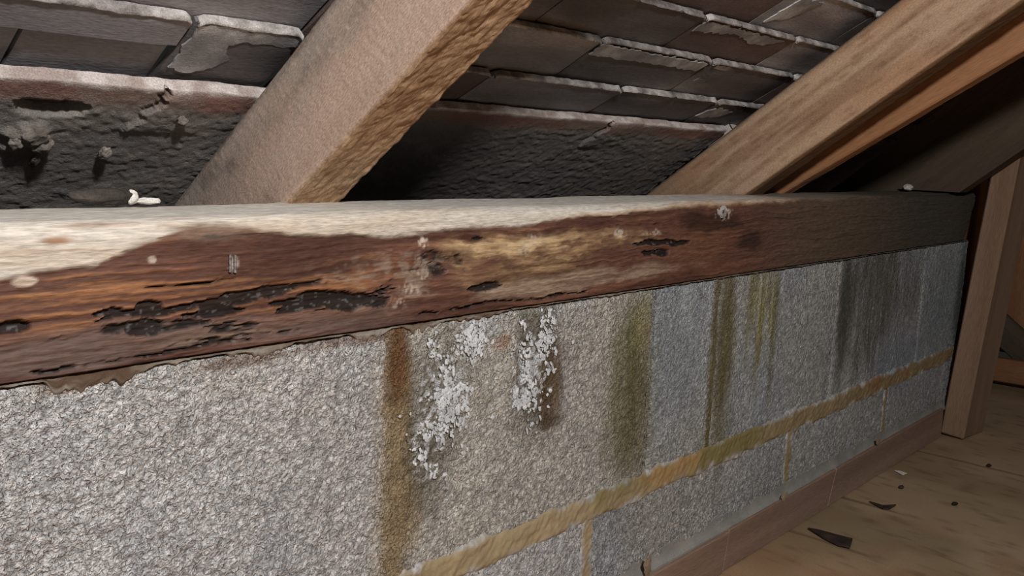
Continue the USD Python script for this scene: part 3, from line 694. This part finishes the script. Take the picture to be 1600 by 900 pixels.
# rough sooty mortar at the eaves, in the two bays that show and beyond
def bank(x0, x1, t1, n_in, th, seed, crack=None, hole=None, res=.0022, t0=-.235, red=()):
    """a thick ragged bank: inner face, then its pale top"""
    nx = int((x1 - x0) / res); nf = int((t1 - t0) / res); ntop = max(8, int(th / .0025))
    X = np.repeat(np.linspace(x0, x1, nx)[:, None], nf + ntop, 1)
    tt = np.concatenate([np.linspace(t0, t1, nf), np.full(ntop, t1)]); nn = np.concatenate([np.full(nf, n_in), n_in - np.linspace(0, th, ntop + 1)[1:]])
    Tt = np.repeat(tt[None], nx, 0); Nn = np.repeat(nn[None], nx, 0)
    face = (np.arange(nf + ntop) < nf)[None] * np.ones_like(X)
    q = np.stack([X, Tt * 1.3, Nn], -1)
    ledge = fbm(q * np.array([30, 55, 30]) + seed, 4, seed); fine = fbm(q * 160, 4, seed + 1); big = fbm(q * 11 + 5, 3, seed + 2)
    ridge = 1 - np.abs(2 * fbm(q * np.array([22, 75, 30]) + 9, 4, seed + 3) - 1)
    down = np.clip(t1 - Tt, 0, 1)
    flake = fbm(q * np.array([80, 130, 60]) + 3, 3, seed + 11)
    h = .0025 * (big - .5) * ss(0, .04, down) + .0012 * (ledge - .5) * ss(.004, .03, down) + .0017 * (fine - .5) * (.5 + ss(0, .02, down)) + .0007 * ss(.5, .56, flake) * ss(.01, .03, down)
    tedge = .0045 * (fbm(np.stack([X * 30, 0 * X, 0 * X + seed], -1), 4, seed + 4) - .5)
    col = np.broadcast_to(lin(122, 117, 113), X.shape + (3,)).copy()
    col = mixc(col, lin(146, 138, 130), ss(.45, .7, ledge) * .5)
    band = ss(.030, .012, down + .014 * (fbm(q * 40, 3, seed + 5) - .5))
    col = mixc(col, lin(140, 116, 104), band * .8)
    for (xa, xb) in red: col = mixc(col, lin(138, 98, 88), band * ss(xa - .02, xa, X) * ss(xb + .02, xb, X) * .6)
    topc = mixc(np.broadcast_to(lin(176, 160, 152), X.shape + (3,)), lin(214, 204, 198), ss(.4, .65, fbm(q * 60, 4, seed + 6)))
    lipm = ss(.006, .001, down + .006 * (fbm(q * 70, 3, seed + 7) - .5))
    col = mixc(col, topc, np.where(face > 0, lipm, 1))
    if crack is not None:
        cx = crack + .022 * (fbm(np.stack([Tt * 110, 0 * X, 0 * X], -1), 3, 3) - .5) - .2 * (down - .015) * ss(.01, .03, down)
        w = ss(.0026, .0008, np.abs(X - cx)) * ss(.032, .02, down)
        h = h - .007 * w * face; col = mixc(col, lin(30, 26, 24), w * .8 * face)
        step = (X > cx) * ss(.03, .02, np.abs(down - .03)); h = h + .003 * step * ss(.0, .1, .1 - np.abs(X - cx))
    if hole is not None:
        hx, ht = hole
        wv = 1.3 * (fbm(q * np.array([60, 110, 60]), 4, 77) - .5)
        r = np.sqrt(((X - hx) / .026) ** 2 + ((Tt - ht) / .008) ** 2) + wv
        w = ss(1.15, .7, r); h = h - .030 * w
        col = mixc(col, lin(40, 36, 34), w * .6)
        r2 = np.sqrt(((X - hx + .002) / .020) ** 2 + ((Tt - ht + .036) / .022) ** 2) + wv
        col = mixc(col, lin(122, 114, 106), ss(1.2, .6, r2) * .7); h = h + .007 * ss(1.1, .4, r2)
    P = rp(X, Tt + np.where(face > 0, tedge * ss(.02, 0, down), tedge) - .0016 * (fine - .5) * (1 - face), Nn + h * face + h[:, nf - 1:nf] * (1 - face) * np.linspace(1, 0, nf + ntop)[None])
    V = P.reshape(-1, 3); n2 = nf + ntop
    B = rp(X[:, [0, -1]], np.repeat(np.array([[t0, t1]]), nx, 0), n_in - th).reshape(-1, 3)
    f = [gridfaces(nx, n2, True)]
    o = len(V); i = np.arange(nx - 1)
    f.append(np.stack([o + 2 * i, o + 2 * i + 2, o + 2 * i + 3], 1)); f.append(np.stack([o + 2 * i, o + 2 * i + 3, o + 2 * i + 1], 1))
    f.append(np.stack([i * n2, (i + 1) * n2, o + 2 * i + 2], 1)); f.append(np.stack([i * n2, o + 2 * i + 2, o + 2 * i], 1))
    e = n2 - 1
    f.append(np.stack([i * n2 + e, o + 2 * i + 3, (i + 1) * n2 + e], 1)); f.append(np.stack([i * n2 + e, o + 2 * i + 1, o + 2 * i + 3], 1))
    j = np.arange(n2 - 1)
    f.append(np.stack([np.full(n2 - 1, o), j, j + 1], 1)); f.append([[o, n2 - 1, o + 1]])
    l = (nx - 1) * n2; f.append(np.stack([np.full(n2 - 1, o + 2 * nx - 2), l + j + 1, l + j], 1)); f.append([[o + 2 * nx - 2, o + 2 * nx - 1, l + n2 - 1]])
    Bf = B.copy(); Bf[0::2, 0] = X[:, 0]; Bf[1::2, 0] = X[:, 0]
    V = np.vstack([V, Bf]); cc = np.vstack([col.reshape(-1, 3), np.broadcast_to(lin(70, 62, 58), (len(B), 3))])
    Fc = np.vstack(f); 
    if trimesh.Trimesh(V, Fc, process=False).volume < 0: Fc = Fc[:, ::-1]
    return (V, Fc), cc


b1 = xform('eaves_mortar', label='sooty black mortar bank with a hole and pale crumbling lump, left of the thick rafter', cat='mortar')
g, c = bank(-.62, -.022, -.0085, -.2285, .011, 3, crack=-.146, hole=(-.226, -.040), red=((-.4, -.22), (-.1, -.03)))
obj('mortar_bank', g, M['bank'], b1, col=c)
for (x, t, sx, st, sn, s) in ((-.228, -.066, .011, .010, .006, 4), (-.219, -.078, .008, .008, .006, 5), (-.217, -.094, .0035, .014, .004, 6), (-.165, -.088, .0045, .007, .004, 7), (-.118, -.040, .004, .004, .004, 8), (-.238, -.076, .006, .007, .004, 9)):
    l = lump((0, 0, 0), (sx, st, sn), s, amp=.5, freq=1.6); v = np.array(l.vertices)
    l = trimesh.Trimesh(rp(x + v[:, 0], t + v[:, 1], -.2225 + v[:, 2]), l.faces, process=False); l.fix_normals()
    obj('mortar_crumb', l, rough_mat(f'crumb_{s}', 160, .5, 700, .4, tint=[lin(84, 76, 70), lin(116, 108, 100), lin(150, 142, 132)], dist=.004), b1, smooth=40)
b2 = xform('eaves_mortar', label='sooty black mortar bank with reddish top edge between the two big rafters', cat='mortar')
g, c = bank(-.016, .77, -.013, -.2355, .010, 9, crack=.47, red=((.2, .38), (.6, .76)))
obj('mortar_bank', g, M['bank'], b2, col=c)
b3 = xform('eaves_mortar', label='shadowed mortar bank at the eaves right of the second rafter', cat='mortar')
g, c = bank(.785, 2.3, -.013, -.235, .020, 14, res=.006)
obj('mortar_bank', g, M['bank'], b3, col=c)

# ------------------------------------------------------------------ rafters
def rafter(label, x0, x1, t0, t1, n_lo, depth, mat, seed, tilt=0., skew=0., col=None, rough=.0012, under=None, fine=.0035):
    """timber in its own frame: local x up the slope, y across, z = depth; foot at t0"""
    L, w = t1 - t0, x1 - x0
    nl = int(L / fine)
    nw = 14 if fine > .003 else 36; wy = np.linspace(0, w, nw); dz = np.linspace(0, depth, 24)
    prof = [(y, 0) for y in wy] + [(w, z) for z in dz[1:]] + [(y, depth) for y in wy[::-1][1:]] + [(0, z) for z in dz[::-1][1:-1]]
    prof = np.array(prof); n = len(prof)
    nrm = np.zeros((n, 2))
    nrm[:nw, 1] -= 1; nrm[nw - 1:nw + 23, 0] += 1; nrm[nw + 22:2 * nw + 22, 1] += 1; nrm[2 * nw + 21:, 0] -= 1; nrm[0, 0] -= 1
    nrm /= np.maximum(np.linalg.norm(nrm, axis=1, keepdims=True), 1e-9)
    corner = np.abs(nrm).min(1) > .1
    Xl = np.repeat(np.linspace(0, L, nl)[:, None], n, 1); Y = np.repeat(prof[None, :, 0], nl, 0); Z = np.repeat(prof[None, :, 1], nl, 0)
    q = np.stack([Xl, Y, Z], -1)
    h = rough * (fbm(q * np.array([30, 260, 260]) + seed, 4, seed) - .5) + .0007 * (fbm(q * 300, 2, seed + 1) - .5) - .003 * corner[None] * (.4 + fbm(q * np.array([25, 5, 5]) + seed, 4, seed + 2))
    isund = (np.arange(n) < nw)[None]
    if under: h = h + isund * under * (fbm(q * np.array([110, 230, 10]) + np.array([0, Y[0, 0], 0]) + np.stack([Y * 0, Xl * 0, 0 * Y], -1), 4, seed + 3) - .5)
    V = np.stack([Xl, Y + h * nrm[None, :, 0], Z + h * nrm[None, :, 1]], -1).reshape(-1, 3)
    i, j = np.meshgrid(np.arange(nl - 1), np.arange(n), indexing='ij'); a = (i * n + j).ravel(); b = (i * n + (j + 1) % n).ravel()
    Fc = np.vstack([np.stack([a, a + n, b + n], 1), np.stack([a, b + n, b], 1)])
    c0 = len(V); V = np.vstack([V, V[:n].mean(0), V[-n:].mean(0)]); jj = np.arange(n); j2 = (jj + 1) % n; o = (nl - 1) * n
    Fc = np.vstack([Fc, np.stack([np.full(n, c0), jj, j2], 1), np.stack([np.full(n, c0 + 1), o + j2, o + jj], 1)])
    # local -> world
    tdir = T * math.cos(tilt) + N * math.sin(tilt); tdir = tdir + np.array([skew, 0, 0]); tdir /= np.linalg.norm(tdir)
    ydir = np.array([1., 0, 0]) - tdir[0] * tdir; ydir /= np.linalg.norm(ydir)
    zdir = np.cross(tdir, ydir); zdir = zdir * (1 if zdir @ N < 0 else -1)
    org = rp(x0, t0, n_lo)
    Mx = np.eye(4); Mx[0, :3] = tdir; Mx[1, :3] = ydir; Mx[2, :3] = zdir; Mx[3, :3] = org
    # birdsmouth: cut the foot flat where it meets the beam's top and back
    W_ = V @ Mx[:3, :3] + org
    msh = trimesh.Trimesh(V, Fc, process=False)
    if np.linalg.det(Mx[:3, :3]) < 0: raise ValueError('left-handed frame')
    if msh.volume < 0: Fc = Fc[:, ::-1]
    cc = None
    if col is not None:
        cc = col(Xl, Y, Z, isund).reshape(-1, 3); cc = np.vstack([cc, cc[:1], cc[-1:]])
    path = free('/World', 'rafter')
    gm = usdkit.mesh(stage, path, (V, Fc), mat, smooth=True if col is not None else 40)
    if cc is not None: UsdGeom.PrimvarsAPI(gm).CreatePrimvar('tint', Sdf.ValueTypeNames.Color3fArray, 'vertex').Set(Vt.Vec3fArray.FromNumpy(np.clip(cc, 0, 1).astype(np.float32)))
    gm.AddTransformOp().Set(Gf.Matrix4d(Mx.tolist()))
    return keys(gm.GetPrim(), label=label, cat='rafter')


def foot_t(n_lo, z=BH + .001):
    return (z - n_lo * N[2]) / T[2] - .155       # where the underside meets the beam's top


def col1(X, Y, Z, und):
    q = np.stack([X, Y, Z], -1)
    k = fbm(q * np.array([8, 30, 30]), 4, 3); f = fbm(q * 220, 3, 4)
    c = mixc(np.broadcast_to(lin(188, 158, 139), X.shape + (3,)), lin(214, 188, 170), k)
    grey = ss(.045, .095, Z + .06 * (fbm(q * np.array([12, 30, 30]), 4, 6) - .5))
    c = mixc(c, lin(164, 155, 146), grey * .8)
    c = mixc(c, lin(112, 100, 92), ss(.5, .7, fbm(q * np.array([30, 60, 60]), 4, 8)) * grey * .6)
    c = mixc(c, lin(206, 186, 170), ss(.62, .75, f) * .5)
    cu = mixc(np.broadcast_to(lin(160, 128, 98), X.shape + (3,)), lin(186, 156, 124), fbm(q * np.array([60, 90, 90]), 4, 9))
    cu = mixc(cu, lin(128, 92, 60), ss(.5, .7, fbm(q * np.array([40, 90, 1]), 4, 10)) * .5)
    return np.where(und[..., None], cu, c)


def col2(X, Y, Z, und):
    q = np.stack([X, Y, Z], -1)
    k = fbm(q * np.array([6, 90, 90]), 4, 13); f = fbm(q * np.array([40, 260, 260]), 3, 14)
    c = mixc(np.broadcast_to(lin(160, 128, 102), X.shape + (3,)), lin(190, 160, 132), ss(.3, .7, k))
    c = mixc(c, lin(176, 132, 96), ss(.45, .7, fbm(q * np.array([5, 20, 20]), 3, 15)) * .5)
    c = mixc(c, lin(120, 88, 62), ss(.55, .75, f) * .5)
    c = mixc(c, lin(126, 112, 98), ss(.084, .098, Z + .012 * (k - .5)) * .7)
    c = mixc(c, lin(132, 112, 92), ss(.12, .02, X) * .5)
    cu = mixc(np.broadcast_to(lin(100, 74, 52), X.shape + (3,)), lin(120, 90, 62), k)  # underside shade put into the colour: darker than the side faces
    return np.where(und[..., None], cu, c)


TB = foot_t(-.125)
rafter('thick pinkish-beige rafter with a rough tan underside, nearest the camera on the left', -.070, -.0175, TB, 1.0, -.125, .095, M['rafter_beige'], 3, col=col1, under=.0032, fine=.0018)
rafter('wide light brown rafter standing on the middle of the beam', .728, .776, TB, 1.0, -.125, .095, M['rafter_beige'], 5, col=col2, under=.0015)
rafter('narrow orange-brown rafter close behind the wide light brown one',   .852, .885, foot_t(-.128), 1.0, -.1385, .088, M['rafter_orange'], 7, tilt=.065)
def notched_rafter(label, x0, x1, n_lo, depth, t0, t1, tilt, mat, seed):
    """a rafter cut to sit on the beam: its side outline less the beam's section, given its thickness"""
    td = T * math.cos(tilt) + N * math.sin(tilt); nd = np.array([0, -td[2], td[1]])
    o = rp(0, .06, n_lo)
    up = -np.sign(nd @ N) * nd
    P = [o + td * (t0 - .06), o + td * (t1 - .06), o + td * (t1 - .06) + up * depth, o + td * (t0 - .06) + up * depth]
    poly = Polygon([(p[1], p[2]) for p in P]).difference(Polygon([(-.05, -.2), (BY1 + .0015, -.2), (BY1 + .0015, BH + .003), (-.05, BH + .003)]))
    if poly.geom_type != 'Polygon': poly = max(poly.geoms, key=lambda a: a.area)
    poly = poly.intersection(Polygon([(-3, -.02), (3, -.02), (3, 3), (-3, 3)]))
    msh = trimesh.creation.extrude_polygon(poly, x1 - x0, engine='earcut')
    msh = msh.subdivide_to_size(.03)
    v = np.array(msh.vertices); v = np.stack([x0 + v[:, 2], v[:, 0], v[:, 1]], -1)
    cx = np.mean(v, 0); Mx = np.eye(4); Mx[0, :3] = td; Mx[1, :3] = (1, 0, 0); Mx[2, :3] = np.cross(td, (1, 0, 0)); Mx[3, :3] = rp(x0, .06, n_lo)
    loc = (v - Mx[3, :3]) @ Mx[:3, :3].T
    path = free('/World', 'rafter')
    m2 = trimesh.Trimesh(loc, msh.faces, process=False); m2.fix_normals()
    gm = usdkit.mesh(stage, path, m2, mat, smooth=25)
    gm.AddTransformOp().Set(Gf.Matrix4d(Mx.tolist()))
    return keys(gm.GetPrim(), label=label, cat='rafter')


notched_rafter('dark brown shadowed rafter at the far end above the post', 1.372, 1.42, -.068, .15, -.2, 1.0, -.055, M['rafter_dark'], 9)

# ------------------------------------------------------------------ post and timbers at the far end
def timber(name, lo, hi, mat, matrix, c=.003, seed=0, **kw):
    b = chamfer_box(lo, hi, c)
    b = b.subdivide().subdivide().subdivide()
    v = np.array(b.vertices); v += (fbm(v * np.array([8, 40, 40]), 3, seed)[:, None] - .5) * .0015
    path = free('/World', name)
    gm = usdkit.mesh(stage, path, trimesh.Trimesh(v, b.faces, process=False), mat, smooth=25)
    gm.AddTransformOp().Set(Gf.Matrix4d(np.asarray(matrix).tolist()))
    return keys(gm.GetPrim(), **kw)


def frame(org, xd, yd):
    xd = np.asarray(xd, float); xd /= np.linalg.norm(xd); yd = np.asarray(yd, float); yd = yd - (yd @ xd) * xd; yd /= np.linalg.norm(yd)
    Mx = np.eye(4); Mx[0, :3] = xd; Mx[1, :3] = yd; Mx[2, :3] = np.cross(xd, yd); Mx[3, :3] = org
    return Mx


# the post leans a little into the room; local x runs up the post
timber('timber_post', (0, 0, 0), (.60, .105, .046), M['post'], frame((1.436, -.050, FLOOR + .002), (.022, -.075, 1), (1, -.09, 0)), seed=2,
       label='upright brown timber post leaning against the end of the block wall', cat='post')
timber('floor_timber', (0, 0, 0), (1.3, .028, .058), M['board_orange'], frame((2.0, .12, FLOOR + .014), (0, -1, 0), (1, 0, 0)), seed=3,
       label='horizontal reddish timber low down behind the post', cat='timber')
timber('panel_board', (0, 0, 0), (.62, .55, .016), M['board_orange'], frame((2.075, -.42, FLOOR + .078), (0, 0, 1), (0, 1, 0)), seed=4,
       label='orange-brown board standing behind the post at the right edge', cat='board')
timber('shadow_board', (0, 0, -.07), (.42, .018, 0), M['rafter_dark'], frame((2.031, .10, -.165), (0, -.16, -.125), (1, 0, 0)), seed=5,  # dark board added in the shape of a shadow on the panel
       label='dark sloping board standing in for a shadow across the orange-brown board', cat='brace')
timber('end_batten', (0, 0, 0), (.60, .05, .03), M['board_orange'], frame((1.585, .015, -.38), (.05, 0, 1), (1, 0, 0)), seed=6,
       label='orange wood seen in the gap between beam end and post', cat='batten')

gable = xform('wall_right', kind='structure')
for i in range(12):
    obj('gable_board', chamfer_box((2.46, -1.6, FLOOR + .13 * i), (2.48, .1, FLOOR + .13 * i + .1285), .002), M['rafter_dark'], gable)

# ------------------------------------------------------------------ crumbs, chips and splinters
def crumb(name, pos, size, seed, mat, label, cat, group=None, rot=0):
    l = lump((0, 0, 0), size, seed, sub=3, amp=.35, freq=1.5)
    l.apply_transform(trimesh.transformations.rotation_matrix(rot, (0, 0, 1)))
    v = np.array(l.vertices); v[:, 2] -= v[:, 2].min(); v += np.asarray(pos)
    obj(name, trimesh.Trimesh(v, l.faces, process=False), mat, smooth=35, label=label, cat=cat, group=group)


def on_z(u, v, z):
    d = np.array([(u - 800) / F, (v - 450) / F, 1]) @ RC; return CAM + (z - CAM[2]) / d[2] * d


crumb('plaster_crumb', (at(205, 318, .09)[0], .09, BH + .0012), (.005, .005, .005), 3, M['plaster'], 'small rounded white plaster crumb on the beam, left of the flat white flake', 'crumb')
crumb('plaster_crumb', (at(231, 320, .09)[0], .088, BH + .0012), (.009, .004, .0025), 4, M['plaster'], 'flat elongated white plaster flake on the beam just left of the thick rafter', 'crumb')
crumb('plaster_crumb', (1.34, .07, BH + .001), (.016, .008, .006), 5, M['plaster'], 'small pale crumb on the far end of the beam', 'crumb')
crumb('mortar_lump', (at(160, 312, .092)[0], .091, BH + .001), (.024, .007, .006), 6, rough_mat('lump_grey', 160, .5, 700, .4, tint=[lin(50, 46, 43), lin(72, 66, 61), lin(104, 96, 88)], dist=.004), 'ragged dark lump of fallen mortar on the back of the beam, left', 'mortar')


def chip(name, pts, thick, mat, label, cat, z=FLOOR + .0012):
    p = Polygon(pts)
    msh = trimesh.creation.extrude_polygon(p, thick, engine='earcut').subdivide().subdivide(); v = np.array(msh.vertices)
    v[:, 2] += z + .003 * (fbm(np.c_[v[:, :2] * 30, v[:, :1] * 0], 3, 5) - .3).clip(0)
    obj(name, trimesh.Trimesh(v, msh.faces, process=False), mat, smooth=20, label=label, cat=cat)


def fl(*uv): return [tuple(on_z(u, v, FLOOR)[:2]) for u, v in uv]


chip('wood_splinter', fl((1262, 829), (1280, 832), (1332, 845), (1328, 859), (1310, 855), (1285, 843)), .002, M['bark'], 'long dark splinter on the floor near the bottom edge', 'splinter')
chip('bark_chip', fl((1358, 786), (1378, 792), (1400, 791), (1391, 797), (1380, 797)), .002, M['bark'], 'small dark arrow-shaped chip on the floor', 'chip')
chip('paper_scrap', fl((1398, 738), (1407, 739), (1417, 742), (1410, 744)), .0015, M['plaster'], 'tiny white scrap on the floor in front of the post', 'scrap')
for i, (u, v) in enumerate(((1408, 764), (1492, 790), (1545, 730))):
    x, y, _ = on_z(u, v, FLOOR)
    crumb('dirt_crumb', (x, y, FLOOR + .0012), (.006, .004, .0022), 20 + i, M['bark'],
          ['dark crumb on the floor between the white scrap and the arrow-shaped chip', 'dark crumb on bare floor in line with the foot of the post', 'dark crumb on the floor right of the post foot'][i], 'crumb')
# mortar droppings on the skirting
M['drip'] = rough_mat('mortar_drip', 160, .4, 900, .3, tint=[lin(120, 104, 84), lin(146, 128, 106), lin(160, 144, 122)], dist=.002)
for i, (u, v, sx, sz) in enumerate(((1012, 886, .007, .012), (1226, 776, .010, .006), (1372, 690, .008, .006))):
    x, z = at(u, v, -.012)
    l = lump((x, -.0118, max(z, FLOOR + .018)), (sx, .0016, sz), 30 + i, amp=.6)
    obj('mortar_drip', l, M['drip'], skirt, smooth=40, label='dried mortar dropping on the skirting')
